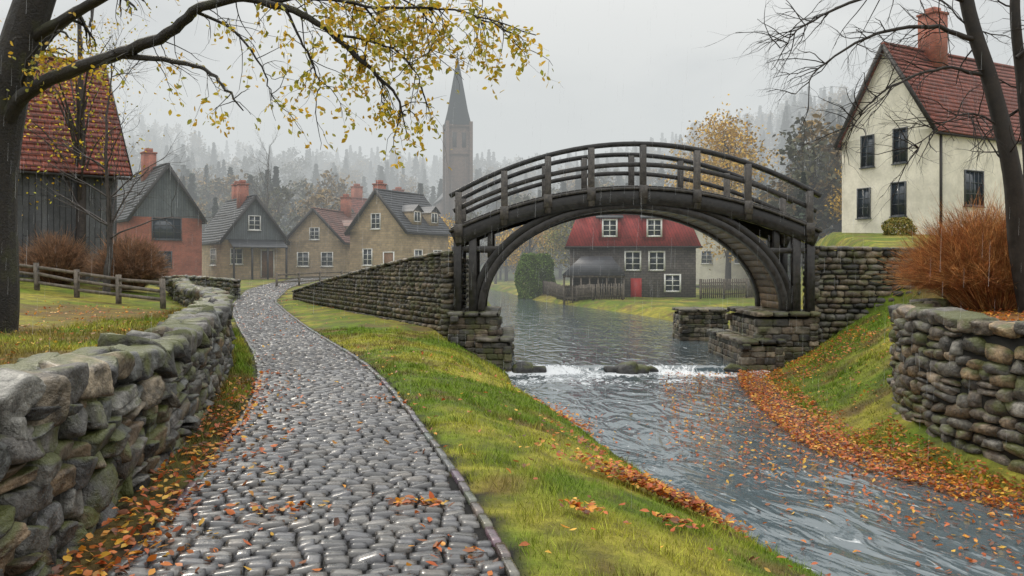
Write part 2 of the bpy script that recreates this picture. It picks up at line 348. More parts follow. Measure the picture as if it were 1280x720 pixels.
# ------------------------------------------------------------ cobbles
A=Acc()
def grid(t):
    a,b_=np.meshgrid(t,t);m=np.maximum(abs(a),abs(b_));q=(np.abs(a)**9+np.abs(b_)**9)**(1/9)+1e-9;f=m/q
    zz=np.where(m>.97,-.045,np.where(m>.8,-.004,0.));n=len(t);i=np.arange(n*n).reshape(n,n)
    return np.stack([(a*f).ravel(),(b_*f).ravel(),zz.ravel()],1),np.stack([i[:-1,:-1],i[:-1,1:],i[1:,1:],i[1:,:-1]],-1).reshape(-1,4)
GH=grid(np.array([-1,-.92,-.5,.5,.92,1]));GL=grid(np.array([-1,-.88,.88,1]))
y=2.0
while y<80:
    L=pathL(y);Rr=pathR(y);e=.3;cx=(L+Rr)/2;dx=((pathL(y+e)+pathR(y+e))/2-(pathL(y-e)+pathR(y-e))/2);t=np.array([dx,2*e]);t/=np.hypot(*t);nrm=np.array([t[1],-t[0]])
    wdt=(Rr-L)*t[1];rowd=.105*R.uniform(.85,1.2)*(1 if y<35 else 1.9);o=-wdt/2-R.uniform(0,.1)
    while o<wdt/2-.1:
        w_=.165*R.uniform(.7,1.4)*(1 if y<35 else 1.6)
        if o+w_>wdt/2-.04: w_=wdt/2-.02-o
        if w_<.05: break
        g,f=GH if y<14 else GL
        P=g.copy();tp=P[:,2]>-.03
        tilt=N.normal(size=2)*.06
        x_=P[:,0]*(w_/2-.005);y_=P[:,1]*(rowd/2-.005)
        zz=P[:,2]+.032+N.normal()*.004+(x_*tilt[0]+y_*tilt[1])*tp*1.5+.005*(1-P[:,0]**2)*(1-P[:,1]**2)+N.normal(size=len(P))*.0015*tp
        oc=o+w_/2;j=N.normal()*.006
        c=np.array([cx,y])+nrm*oc+t*j
        wob=N.normal(size=len(P))*.0022
        W=c+(x_+wob)[:,None]*nrm+(y_-wob)[:,None]*t
        b_=R.uniform(.35,1.4);cc=R.choice([(.055,.055,.062),(.043,.043,.05),(.078,.068,.06),(.04,.04,.044),(.1,.094,.088)])
        A.add(np.column_stack([W,zz+zp(W[:,1])]),f,tuple(v*b_ for v in cc));o+=w_
    y+=rowd*t[1]
y=2.
while y<60:
    ll=R.uniform(.25,.45)
    for ed,sg in ((pathR,1),(pathL,-1)):
        p0=np.array([ed(y),y]);p1=np.array([ed(y+ll),y+ll]);t=(p1-p0);l2=np.hypot(*t);t/=l2;nrm=np.array([t[1],-t[0]])
        g,f=GH;c=(p0+p1)/2+nrm*sg*.03+nrm*N.normal()*.006
        W=c+g[:,:1]*nrm*.036+g[:,1:2]*t*(l2/2-.005)
        A.add(np.column_stack([W,g[:,2]+.04+N.normal()*.005+zp(W[:,1])]),f,tuple(v*R.uniform(.6,1.3) for v in (.08,.076,.07)))
    y+=ll
A.build('cobblestone_path',M_cob,smooth=True)
# ------------------------------------------------------------ bridge
BR=empty('wooden_arch_bridge')
wa=Acc();wd2=Acc()
def tcol(): 
    b_=R.uniform(.7,1.3);return (.03*b_,.028*b_,.027*b_)
def pcol():
    b_=R.uniform(.7,1.3);return (.075*b_,.067*b_,.06*b_)
def sweep(acc,fn,x0,x1,th,y0,y1,n=28,col=None,nrm=True):
    V=[];
    for i in range(n+1):
        t=i/n;x,z,nx_,nz_=fn(x0+(x1-x0)*t)
        V+= [(x,y0,z),(x,y1,z),(x+nx_*th,y1,z+nz_*th),(x+nx_*th,y0,z+nz_*th)]
    F=[]
    for i in range(n):
        for j in range(4): F.append((i*4+j,i*4+(j+1)%4,i*4+4+(j+1)%4,i*4+4+j))
    F+= [(0,3,2,1),(n*4,n*4+1,n*4+2,n*4+3)]
    acc.add(V,np.array(F),col or tcol())
def para(top,drop):
    def f(x):
        u=(x-3.5)/5.05;z=top-drop*u*u;s=-2*drop*u/5.05;m=math.hypot(1,s);return x,z,s/m,-1/m
    return f
def arch(a_,b_):
    def f(t):
        x=3.45-a_*math.cos(t);z=.57+b_*math.sin(t);n=Vector((-math.cos(t)/a_,math.sin(t)/b_)).normalized();return x,z,n.x,n.y
    return f
YN,YF=22.75,25.0
def dz(x): return 4.02-1.12*((x-3.5)/5.05)**2
def rz(x): return 5.38-1.36*((x-3.5)/5.05)**2
for yy in (YN,YF):
    sweep(wa,arch(4.23,2.9),0,math.pi,.2,yy,yy+.3,40,(.035,.032,.03))
    sweep(wa,arch(4.435,3.105),0,math.pi,.19,yy+.03,yy+.27,40,(.02,.019,.018))
    sweep(wa,para(4.0,1.12),-1.75,8.75,.42,yy-.06,yy+.2,30,(.024,.023,.022))
    sweep(wa,para(4.09,1.12),-1.8,8.8,.08,yy-.12,yy+.3,30,(.06,.055,.05))
    sweep(wa,para(5.38,1.36),-1.8,8.8,.12,yy-.08,yy+.14,30,(.028,.028,.03))
    sweep(wa,para(4.80,1.26),-1.7,8.7,.13,yy+.0,yy+.07,30,(.035,.033,.032))
    for x in (-1.52,-.22,1.02,2.25,3.72,5.25,6.7,8.45):
        wd2.box(x-.09,x+.09,yy-.11,yy+.045,dz(x)-.42,rz(x)-.1,pcol())
        wd2.box(x-.12,x+.12,yy-.135,yy+.02,dz(x)-.25,dz(x)+.12,pcol())
    for x in (-1.55,-1.12,8.1,8.5):
        wa.box(x-.11,x+.11,yy-.02,yy+.22,.5,dz(x)-.3,tcol())
    for x in (-.62,7.55):
        u=abs((x-3.45)/4.62)
        if u<1: wa.box(x-.08,x+.08,yy+.05,yy+.2,.57+3.29*math.sqrt(1-u*u)-.05,dz(x)-.3,tcol())
    for x0,x1,z0 in ((-1.7,-.35,2.25),(7.3,8.65,2.2)):
        wa.box(x0,x1,yy+.04,yy+.18,z0,z0+.16,tcol())
x=-1.75
while x<8.7:
    w_=R.uniform(.16,.2);f=para(4.13,1.12);x0,z0,_,_=f(x);x1,z1,_,_=f(x+w_-.012)
    wa.add([(x0,YN-.1,z0-.05),(x1,YN-.1,z1-.05),(x1,YF+.3,z1-.05),(x0,YF+.3,z0-.05),(x0,YN-.1,z0),(x1,YN-.1,z1),(x1,YF+.3,z1),(x0,YF+.3,z0)],BF,tcol());x+=w_
n=44;f=arch(4.3,2.97)
for i in range(n):
    t0=math.pi*i/n;t1=math.pi*(i+.93)/n;a0=f(t0);a1=f(t1);T=.07;V=[]
    for h in (0,T):
        V+= [(a0[0]+a0[2]*h,YN+.32,a0[1]+a0[3]*h),(a1[0]+a1[2]*h,YN+.32,a1[1]+a1[3]*h),(a1[0]+a1[2]*h,YF-.02,a1[1]+a1[3]*h),(a0[0]+a0[2]*h,YF-.02,a0[1]+a0[3]*h)]
    b_=R.uniform(.7,1.3);wa.add(V,BF,(.22*b_,.155*b_,.10*b_))
o=wa.build('timber_frame',M_wood,BR);md=o.modifiers.new('b','BEVEL');md.width=.012
o=wd2.build('railing_posts',M_wood,BR);md=o.modifiers.new('b','BEVEL');md.width=.012
ac=Acc();co=Acc();lv2=lambda x,y:3
def masbox(x0,x1,y0,y1,z0,z1,kind='mas',ch=.17,sl=.34):
    for p,q in (((x0,y0),(x1,y0)),((x1,y0),(x1,y1)),((x1,y1),(x0,y1)),((x0,y1),(x0,y0))):
        v=np.array(q,float)-np.array(p,float);l=np.hypot(*v);v/=l;nn=np.array([v[1],-v[0]])
        pts=[np.array(p)-nn*.12,np.array(q)-nn*.12]
        wall('',pts,lambda x,y:z0,lambda s,x,y:z1,.26,ch,sl,kind,lv2,6.,.025,None,(1,),.02,acc=ac,core=co,ends=False,jit=.03)
    co.box(x0+.1,x1-.1,y0+.1,y1-.1,z0-.3,z1-.08)
def slab(x0,x1,y0,y1,z0,z1):
    x=x0
    while x<x1-.02:
        w_=min(R.uniform(.4,.7),x1-x);y=y0
        while y<y1-.02:
            d_=min(R.uniform(.5,.9),y1-y);stone(ac,(x+w_/2,y+d_/2,(z0+z1)/2),(1,0,0),(0,1,0),(w_*.52,d_*.52,(z1-z0)/2),9.,2,.012,scol('mas'),.01);y+=d_
        x+=w_
masbox(-1.72,-.42,22.55,25.5,-.7,.42);slab(-1.8,-.34,22.45,25.6,.40,.56)
masbox(-.95,-.02,22.1,25.8,-1.6,-.25);slab(-1.0,.05,22.02,25.9,-.27,-.12)
masbox(6.95,8.6,22.55,25.5,-.9,.42);slab(6.86,8.7,22.45,25.6,.40,.56)
masbox(6.35,7.5,22.1,25.8,-1.6,-.32);slab(6.28,7.58,22.02,25.9,-.34,-.18)
ac.build('stone_abutments',M_mas,BR,True);co.build('abutment_core',M_core,BR)
RP=[(-1.75,23.0),(-3.6,26.2),(-6.2,31),(-8.6,35.5),(-10.6,39.5)]
def rt(s,x,y): return 2.28-1.75*(min(max(s,0)/19.5,1))**1.15
wall('bridge_ramp_wall',RP,lambda x,y:min(tz(x,y),tz(x-1,y-.3))-.1,rt,.45,.15,.3,'mas',lambda x,y:2,6.,.028,.1,(-1,1),.025,mat=M_mas,jit=.06)
A=Acc();V=[];pp=np.array(RP);S=np.concatenate([[0],np.cumsum(np.hypot(*np.diff(pp,axis=0).T))])
for i,(px,py) in enumerate(RP):
    z=rt(S[i],px,py)-.12
    for o_ in (.1,1.,1.9,2.6):
        V.append((px+.02+.06*o_,py+o_,z if o_<2.5 else z-.2) if i==0 else (px+o_*.87,py+o_*.49,z if o_<2.5 else -1.0))
V[3]=(-1.6,25.6,V[2][2]-.1)
i=np.arange(len(V)).reshape(-1,4);F=np.stack([i[:-1,:-1],i[:-1,1:],i[1:,1:],i[1:,:-1]],-1).reshape(-1,4)
A.add(V,F,(.10,.11,.03));A.build('bridge_ramp',M_ground)
wall('bridge_ramp_end_wall',[(-1.72,23.2),(-1.62,25.7),(-1.6,27.6)],lambda x,y:-1.2,lambda s,x,y:2.1,.4,.15,.3,'mas',lambda x,y:2,6.,.028,None,(1,),.025,mat=M_mas,jit=.06)
wall('bridge_approach_wall',[(8.55,23.15),(11,23.2),(14,23.3),(18,23.6),(26,24.5)],lambda x,y:tz(x,22.6)-.15,lambda s,x,y:2.42-.02*s,.45,.16,.32,'mas',lambda x,y:2,5.,.035,.1,(1,),.04,mat=M_mas,jit=.1)
ac=Acc();co=Acc();masbox(6.3,8.0,29.6,31.2,-1.6,.12);slab(6.25,8.05,29.55,31.25,.1,.24)
e=empty('stone_river_pier');ac.build('stones',M_mas,e,True);co.build('core',M_core,e)
A=Acc()
for x,y,s in ((.3,22.2,.24),(.7,22.15,.16),(2.75,22.1,.14),(3.15,22.05,.24),(3.5,22.1,.2),(3.9,22.15,.12),(6.2,22.2,.2)):
    stone(A,(x,y,-1.03),(1,0,0),(0,1,0),(s*1.3,s,s*.7),3,3,.1,(.045,.045,.045),.2)
A.build('river_rocks',M_stone,smooth=True)
# ------------------------------------------------------------ houses
def house(name,x,y,z,a,W,D,hw,hr,wm,gmat,rm,front=(),side=(),doors=(),chim=(),trim=None,over=.35,wcol=None,dormers=(),base=None):
    e=empty(name,(x,y,z),math.radians(a));h=W/2
    A=Acc();b_=-1.2
    A.add([(-h,0,b_),(h,0,b_),(h,D,b_),(-h,D,b_),(-h,0,hw),(h,0,hw),(h,D,hw),(-h,D,hw)],BF[2:]);A.build('walls',wm,e)
    A=Acc();A.add([(-h,0,hw),(h,0,hw),(0,0,hw+hr),(-h,D,hw),(h,D,hw),(0,D,hw+hr)],[np.array([[0,1,2]]),np.array([[4,3,5]])]);A.build('gables',gmat,e)
    A=Acc();sl=math.hypot(h,hr);ux,uz=h/sl,-hr/sl;nx_,nz_=hr/sl,h/sl;cl=.3;n=int((sl+over)/cl)+1;ny_=14
    for sg in (1,-1):
        for i in range(n):
            s0=i*cl-.02;s1=min((i+1)*cl+.03,sl+over);
            pr=[(s0*ux+nx_*.03,s0*uz+nz_*.03),(s1*ux+nx_*.03,s1*uz+nz_*.03),(s1*ux+nx_*.13,s1*uz+nz_*.13),(s0*ux+nx_*.085,s0*uz+nz_*.085)]
            V=[];
            for j in range(ny_+1):
                yy=-over+(D+2*over)*j/ny_;sag=-.06*math.sin(math.pi*j/ny_)+R.uniform(-.012,.012)
                V+= [(sg*p[0],yy,hw+hr+p[1]+sag) for p in pr]
            F=[]
            for j in range(ny_):
                for k in range(4): F.append((j*4+k,j*4+(k+1)%4,j*4+4+(k+1)%4,j*4+4+k))
            F+= [(0,3,2,1),(ny_*4,ny_*4+1,ny_*4+2,ny_*4+3)];A.add(V,np.array(F))
    A.box(-.14,.14,-over-.02,D+over+.02,hw+hr+.02,hw+hr+.15)
    A.build('roof',rm,e)
    A=Acc()
    for yy in (-over-.05,D+over+.01):
        for sg in (1,-1):
            V=[]
            for s_ in (0,sl+over+.02):
                for o_ in (.12,-.12):
                    V+= [(sg*(s_*ux+nx_*o_),yy,hw+hr+s_*uz+nz_*o_),(sg*(s_*ux+nx_*o_),yy+.04,hw+hr+s_*uz+nz_*o_)]
            A.add(V,np.array([(0,2,3,1),(4,5,7,6),(0,1,5,4),(2,6,7,3),(0,4,6,2),(1,3,7,5)]))
    for sg in (1,-1):
        A.box(sg*(h+over*ux)-.06,sg*(h+over*ux)+.06,-over,D+over,hw+over*uz-.12,hw+over*uz-.02)
    A.build('bargeboards',trim or M_dwood,e)
    fr=Acc();gl=Acc();dr=Acc()
    def mp(acc,f,u0,u1,z0,z1,d0,d1):
        if f=='F': acc.box(u0,u1,-d1,-d0,z0,z1)
        elif f>0: acc.box(h+d0,h+d1,u0,u1,z0,z1)
        else: acc.box(-h-d1,-h-d0,u0,u1,z0,z1)
    def win(f,u,zz,w_,hh,bars=2):
        mp(gl,f,u-w_/2,u+w_/2,zz,zz+hh,.004,.02);t=.07
        mp(fr,f,u-w_/2-t,u-w_/2,zz-t,zz+hh+t,.0,.08);mp(fr,f,u+w_/2,u+w_/2+t,zz-t,zz+hh+t,.0,.08)
        mp(fr,f,u-w_/2,u+w_/2,zz-t,zz,.0,.078);mp(fr,f,u-w_/2,u+w_/2,zz+hh,zz+hh+t,.0,.078)
        mp(fr,f,u-.025,u+.025,zz,zz+hh,.0,.055)
        if w_>1.1:
            for q in (-.25,.25): mp(fr,f,u+q*w_-.02,u+q*w_+.02,zz,zz+hh,.0,.053)
        for i in range(1,bars+1):
            zc=zz+hh*i/(bars+1);mp(fr,f,u-w_/2,u+w_/2,zc-.018,zc+.018,.0,.045)
        mp(fr,f,u-w_/2-.12,u+w_/2+.12,zz-t-.06,zz-t-.002,.0,.14)
    for q in front: win('F',*q)
    for q in side: win(*q)
    for (f,u,w_,hh,m_) in doors:
        q=Acc();mp(q,f,u-w_/2,u+w_/2,-.2,hh,.01,.05);q.build('door',m_,e)
        mp(fr,f,u-w_/2-.09,u-w_/2,-.2,hh+.09,0,.09);mp(fr,f,u+w_/2,u+w_/2+.09,-.2,hh+.09,0,.09);mp(fr,f,u-w_/2,u+w_/2,hh,hh+.09,0,.088)
    fr.build('window_frames',wcol or M_white,e);gl.build('window_glass',M_glass,e)
    if chim:
        A=Acc()
        for cx,cy,ct,cw in chim:
            zz=hw+hr-abs(cx)*hr/h-.6;A.box(cx-cw/2,cx+cw/2,cy-cw/2,cy+cw/2,zz,ct);A.box(cx-cw/2-.06,cx+cw/2+.06,cy-cw/2-.06,cy+cw/2+.06,ct+.0,ct+.12)
            A.box(cx-cw*.28,cx+cw*.28,cy-cw*.28,cy+cw*.28,ct+.12,ct+.42)
        A.build('chimney',M_brick,e)
    for (sg,u,zz,w_,hh) in dormers:
        xx=h*(1-(zz-hw)/hr);A=Acc();x0=sg*(xx-1.6);x1=sg*(xx+.12)
        A.box(min(x0,x1),max(x0,x1),u-w_/2,u+w_/2,zz,zz+hh);A.build('dormer',gmat,e)
        A=Acc();A.add([(x0,u-w_/2-.15,zz+hh-.1),(x1+sg*.2,u-w_/2-.15,zz+hh-.1),(x1+sg*.2,u,zz+hh+w_*.4),(x0,u,zz+hh+w_*.4),(x0,u+w_/2+.15,zz+hh-.1),(x1+sg*.2,u+w_/2+.15,zz+hh-.1)],np.array([(0,1,2,3),(3,2,5,4)]));
        A.add([(x1,u-w_/2,zz+hh),(x1,u+w_/2,zz+hh),(x1,u,zz+hh+w_*.38)],np.array([[0,1,2]]));A.build('dormer_roof',rm,e)
        g=Acc();w3=w_*.6
        xa,xb=sorted((x1,x1+sg*.03));g.box(xa,xb,u-w3/2,u+w3/2,zz+.25*hh,zz+hh*.88);g.build('dormer_glass',M_glass,e)
        g=Acc();xa,xb=sorted((x1,x1+sg*.06))
        g.box(xa,xb,u-w3/2-.07,u-w3/2,zz+.2*hh,zz+hh*.93);g.box(xa,xb,u+w3/2,u+w3/2+.07,zz+.2*hh,zz+hh*.93);g.box(xa,xb,u-.03,u+.03,zz+.25*hh,zz+hh*.88);g.box(xa,xb,u-w3/2,u+w3/2,zz+.2*hh,zz+.25*hh);g.box(xa,xb,u-w3/2,u+w3/2,zz+.88*hh,zz+.93*hh);g.build('dormer_frame',wcol or M_white,e)
    return e
M_dframe=gen('dark_window_frame',(.07,.08,.09),rough=.5)
wh=house('white_cottage',20.95,44.7,3.5,-62.6,6.1,13,5.6,5.0,M_plaster,M_plaster,M_tile,
  front=[(-1.25,4.0,.75,1.7),(.85,4.0,.75,1.8),(-1.5,1.1,.75,1.6),(.75,1.1,.8,1.75)],side=[(1,3.0,1.6,1.5,1.8),(1,8,1.6,1.5,1.8),(1,10.5,1.6,1.3,1.8)],chim=[(.25,3.6,12.7,1.1)],wcol=M_dframe)
A=Acc();A.box(3.06,3.16,.12,.22,-.5,5.45);A.build('downpipe',M_dwood,wh)
house('barn',-17.9,34.2,1.45,130,7.6,16,4.2,4.7,M_bgrey,M_bgrey,M_tile,side=[(-1,9,1.4,1.3,1.1)],over=.45)
house('brick_cottage',-25.9,60,1.5,40,5.2,7.5,3.9,3.9,M_brick,M_bblue,M_slate,front=[(0,2.3,2.0,1.5),(-.2,.2,1.0,1.1)],chim=[(-.3,3.5,9.0,.9)],wcol=M_dframe)
h3=house('gabled_cottage',-21.9,68,.95,35,5.4,8,3.0,3.7,M_tan,M_bblue,M_slate,front=[(0,3.9,.9,1.1),(-1.5,1.0,.9,1.2)],side=[(-1,2.5,.9,1.6,1.3)],doors=[('F',1.1,1.0,2.1,M_brdoor)],chim=[(-.4,2.,7.8,.8),(.3,6.,8.1,.8)])
A=Acc();A.add([(-2.2,-1.5,2.3),(2.4,-1.5,2.3),(2.4,-.02,2.95),(-2.2,-.02,2.95),(-2.2,-1.5,2.38),(2.4,-1.5,2.38),(2.4,-.02,3.03),(-2.2,-.02,3.03)],BF);A.build('porch_roof',M_slate,h3)
A=Acc()
for x in (-2.1,-.6,.7,2.3): A.box(x-.07,x+.07,-1.45,-1.31,-.6,2.33)
A.build('porch_posts',M_dwood,h3)
house('stone_cottage',-18.5,75,.75,-15,6.0,8,3.3,3.0,M_tan,M_tan,M_brown,front=[(-1.2,1.0,1.1,1.2),(1.3,1.0,1.1,1.2),(0,3.5,.9,1.0)],side=[(1,2.5,1.,1.2,1.1)],chim=[(.2,6,7.8,.8)],dormers=[(1,3.5,3.8,1.3,1.1)])
house('stone_cottage',-11.4,68,.85,-30,6.2,6,3.9,3.4,M_tan,M_tan,M_slate,front=[(-.2,4.1,.9,1.2),(-1.1,1.0,.9,1.3)],side=[(1,1.5,1.,1.0,1.2),(1,4.3,1.,1.1,1.2)],doors=[('F',1.2,1.0,2.0,M_brdoor)],chim=[(-.8,1.2,7.9,.8)],dormers=[(1,1.8,4.4,1.3,1.2),(1,4.3,4.4,1.3,1.2)])
house('stone_house',-19.5,95,1.2,-40,7,9,4.5,4.,M_tan,M_tan,M_tile,front=[(0,4,1,1.2),(-1.5,1,1,1.2)],chim=[(-.8,2,10.,1.),(0,8,10.,1.)])
house('red_tiled_house',21.5,82,1.0,-20,8,9,4,3.5,M_plaster,M_plaster,M_brown,front=[(0,4,1,1.2),(-1.5,1,1,1.2),(1.8,1,1,1.2)])
house('shed',33,72,4.,10,4,4,2,1.4,M_bgrey,M_bgrey,M_slate)
e=empty('red_mansard_house',(8.9,59,-.65),math.radians(-4))
w2=4.6;A=Acc();A.box(-w2,w2,0,7,-1,3.85);A.build('walls',M_dkmas,e)
def frustum(acc,x0,x1,y0,y1,z0,X0,X1,Y0,Y1,z1):
    acc.add([(x0,y0,z0),(x1,y0,z0),(x1,y1,z0),(x0,y1,z0),(X0,Y0,z1),(X1,Y0,z1),(X1,Y1,z1),(X0,Y1,z1)],BF)
A=Acc();frustum(A,-w2-.35,w2+.35,-.35,7.35,3.86,-w2+.6,w2-.6,.6,6.4,6.4);A.build('red_upper_storey',M_bred,e)
A=Acc();frustum(A,-w2+.3,w2-.3,.3,6.7,6.41,-w2+2.2,w2-2.2,3.3,3.7,8.6);A.build('slate_roof',M_slate,e)
A=Acc();A.box(-w2-.42,w2+.42,-.42,7.42,3.74,3.855);A.box(-w2+.25,w2-.25,.25,6.75,6.33,6.405);A.build('eaves',M_dwood,e)
fr=Acc();gl=Acc();dm=Acc();dr=Acc()
def fwin(u,zz,w_,hh,y0):
    gl.box(u-w_/2,u+w_/2,y0-.02,y0-.004,zz,zz+hh);t=.12
    fr.box(u-w_/2-t,u-w_/2,y0-.09,y0-.001,zz-t,zz+hh+t);fr.box(u+w_/2,u+w_/2+t,y0-.09,y0-.001,zz-t,zz+hh+t)
    fr.box(u-w_/2,u+w_/2,y0-.088,y0-.001,zz-t,zz);fr.box(u-w_/2,u+w_/2,y0-.088,y0-.001,zz+hh,zz+hh+t)
    fr.box(u-.04,u+.04,y0-.07,y0-.001,zz,zz+hh)
    for i in (1,2): fr.box(u-w_/2,u+w_/2,y0-.06,y0-.001,zz+hh*i/3-.025,zz+hh*i/3+.025)
for u in (-1.7,1.55):
    dm.box(u-.8,u+.8,-.25,2.,4.3,6.0);fwin(u,4.65,.9,1.1,-.25)
    dr.add([(u-1.,-.45,5.9),(u+1.,-.45,5.9),(u+1.,2.5,6.5),(u-1.,2.5,6.5),(u-1.,-.45,6.02),(u+1.,-.45,6.02),(u+1.,2.5,6.6),(u-1.,2.5,6.6)],BF)
for u in (0,1.75): fwin(u,2.15,1.0,1.25,0.)
for u in (2.9,): fwin(u,.6,1.,1.1,0.)
dm.build('dormers',M_bred,e);dr.build('dormer_roofs',M_slate,e)
A=Acc();A.box(-.15,.65,-.06,-.001,-.6,1.5);A.build('door',M_redp,e)
fr.build('window_frames',M_white,e);gl.build('window_glass',M_glass,e)
A=Acc();frustum(A,-5.2,-.7,-3.2,-.02,1.75,-3.8,-1.6,-1.2,-.02,3.1);A.build('porch_roof',M_slate,e)
A=Acc()
for i in range(8):
    x=-5.05+i*.6;A.box(x-.05,x+.05,-3.1,-3.0,-.8,1.75)
for i in range(5): A.box(-5.1,-4.98,-3.+i*.7,-2.88+i*.7,-.8,1.75);
A.box(-5.12,-.78,-3.13,-2.95,1.6,1.748);A.box(-5.1,-.8,-3.07,-3.01,.1,.18);A.box(-5.1,-.8,-3.07,-3.01,-.45,-.37)
for i in range(22): A.box(-5.+i*.19,-4.96+i*.19,-3.06,-3.02,-.37,.1)
A.build('porch_posts',M_post,e)
# church
e=empty('church_steeple',(-10.2,150,10.15),math.radians(12));e.scale=(.682,.682,.682)
M_ch=pat('church_stone','wall',(.15,.09,.06),(.11,.07,.05),(.08,.06,.05),.8,.4,.04,.9)
M_sp=gen('spire_lead',(.022,.032,.038),rough=.9,spec=.05)
A=Acc();A.box(-3.2,3.2,-3.2,3.2,-16,25);A.box(-3.5,3.5,-3.5,3.5,17.5,18);A.box(-3.5,3.5,-3.5,3.5,25,25.7)
for sx in (-1,1):
    for sy in (-1,1): A.box(sx*3.2-.45,sx*3.2+.45,sy*3.2-.45,sy*3.2+.45,-16,26.6)
A.build('tower',M_ch,e)
A=Acc()
for sx in (-1.3,1.3):
    A.box(sx-.55,sx+.55,-3.26,-3.203,19.5,23.6);A.box(-3.26,-3.203,sx-.55,sx+.55,19.5,23.6);A.box(3.203,3.26,sx-.55,sx+.55,19.5,23.6)
A.build('belfry_openings',M_dwood,e)
A=Acc();V=[];
for r_,z_ in ((4.0,25.7),(2.9,30),(1.6,37),(.2,44.5)):
    for i in range(8): V.append((r_*math.cos(i*math.pi/4+.39),r_*math.sin(i*math.pi/4+.39),z_))
F=[];
for l in range(3):
    for i in range(8): F.append((l*8+i,l*8+(i+1)%8,l*8+8+(i+1)%8,l*8+8+i))
A.add(V,np.array(F));A.box(-.12,.12,-.12,.12,44.4,46.2);A.box(-.5,.5,-.07,.07,45.3,45.5);A.build('spire',M_sp,e)
A=Acc();frustum(A,-4,4,3.,22,-16,-4,4,3.,22,6);A.build('nave',M_ch,e)
A=Acc();A.add([(-4.4,3.0,5.8),(4.4,3.0,5.8),(0,3.0,11),(-4.4,22.4,5.8),(4.4,22.4,5.8),(0,22.4,11)],[np.array([(0,2,5,3),(1,4,5,2)]),np.array([(0,1,2),(4,3,5)])]);A.build('nave_roof',M_slate,e)
# ------------------------------------------------------------ fences
def fence(name,pts,hgt,mat,kind='rail',sp=1.8):
    A=Acc();pts=np.array(pts,float);S=np.concatenate([[0],np.cumsum(np.hypot(*np.diff(pts,axis=0).T))]);T=S[-1]
    def at(s): return np.interp(s,S,pts[:,0]),np.interp(s,S,pts[:,1])
    n=max(2,int(T/sp)+1);P=[at(s) for s in np.linspace(0,T,n)]
    for x,y in P:
        z=tz(x,y);l=N.normal(size=2)*.02
        A.add([(x+sx*.06+(l[0] if k else 0),y+sy*.06+(l[1] if k else 0),z+(hgt if k else -.3)) for k in (0,1) for sx,sy in ((-1,-1),(1,-1),(1,1),(-1,1))],BF)
    for i in range(n-1):
        (x0,y0),(x1,y1)=P[i],P[i+1];z0,z1=tz(x0,y0),tz(x1,y1)
        dx,dy=x1-x0,y1-y0;m=math.hypot(dx,dy);ox,oy=-dy/m*.035,dx/m*.035
        for hh in ((.3,.58,.85) if kind=='rail' else (.25,.8)):
            a_=z0+hgt*hh+R.uniform(-.03,.03);b_=z1+hgt*hh+R.uniform(-.03,.03);t=.045
            A.add([(x0-ox,y0-oy,a_-t),(x1-ox,y1-oy,b_-t),(x1+ox,y1+oy,b_-t),(x0+ox,y0+oy,a_-t),(x0-ox,y0-oy,a_+t),(x1-ox,y1-oy,b_+t),(x1+ox,y1+oy,b_+t),(x0+ox,y0+oy,a_+t)],BF)
        if kind=='picket':
            k=int(m/.16)
            for j in range(k):
                x=x0+dx*(j+.5)/k;y=y0+dy*(j+.5)/k;z=tz(x,y);A.box(x-.045,x+.045,y-.07,y-.05,z+.05,z+hgt+R.uniform(-.02,.03))
    A.build(name,mat)
fence('wooden_fence',[(-20,26.5),(-16,25.5),(-12.8,24),(-9.85,22.6)],.85,M_post)
fence('picket_fence',[(2.6,66),(3.6,58.5),(5.2,54.6),(7.5,54.2)],1.1,M_post,'picket')
fence('wooden_fence',[(13.2,56),(16.8,57.5),(20,60)],1.4,M_post,'picket')
fence('garden_fence',[(-15.3,52),(-13,56),(-10,60),(-6,62)],.9,M_post)
# ------------------------------------------------------------ trees
def tube(acc,P,rd,k=5,col=(.05,.045,.04)):
    P=np.array(P);n=len(P);T=np.gradient(P,axis=0);T/=np.linalg.norm(T,axis=1)[:,None]+1e-9
    ref=np.array([0.31,.9,.2]);a=np.cross(T,ref);a/=np.linalg.norm(a,axis=1)[:,None]+1e-9;b_=np.cross(T,a)
    th=np.arange(k)*2*math.pi/k
    V=P[:,None,:]+np.array(rd)[:,None,None]*(np.cos(th)[None,:,None]*a[:,None,:]+np.sin(th)[None,:,None]*b_[:,None,:])
    i=np.arange(n*k).reshape(n,k);F=np.stack([i[:-1],np.roll(i,-1,1)[:-1],np.roll(i,-1,1)[1:],i[1:]],-1).reshape(-1,4)
    acc.add(V.reshape(-1,3),F,col)
def spline(P,m=5):
    P=np.array(P,float);Q=np.vstack([2*P[0]-P[1],P,2*P[-1]-P[-2]]);out=[]
    for i in range(1,len(Q)-2):
        for t in np.linspace(0,1,m,endpoint=False):
            a,b_,c,d=Q[i-1:i+3];out.append(.5*((2*b_)+(-a+c)*t+(2*a-5*b_+4*c-d)*t*t+(-a+3*b_-3*c+d)*t**3))
    out.append(Q[-2]);return np.array(out)
def limb(acc,P,r0,r1,k=8,col=(.05,.045,.04),wob=.0):
    S=spline(P);t=np.linspace(0,1,len(S));S=S+N.normal(size=S.shape)*wob;tube(acc,S,r0+(r1-r0)*t**.8,k,col);return S
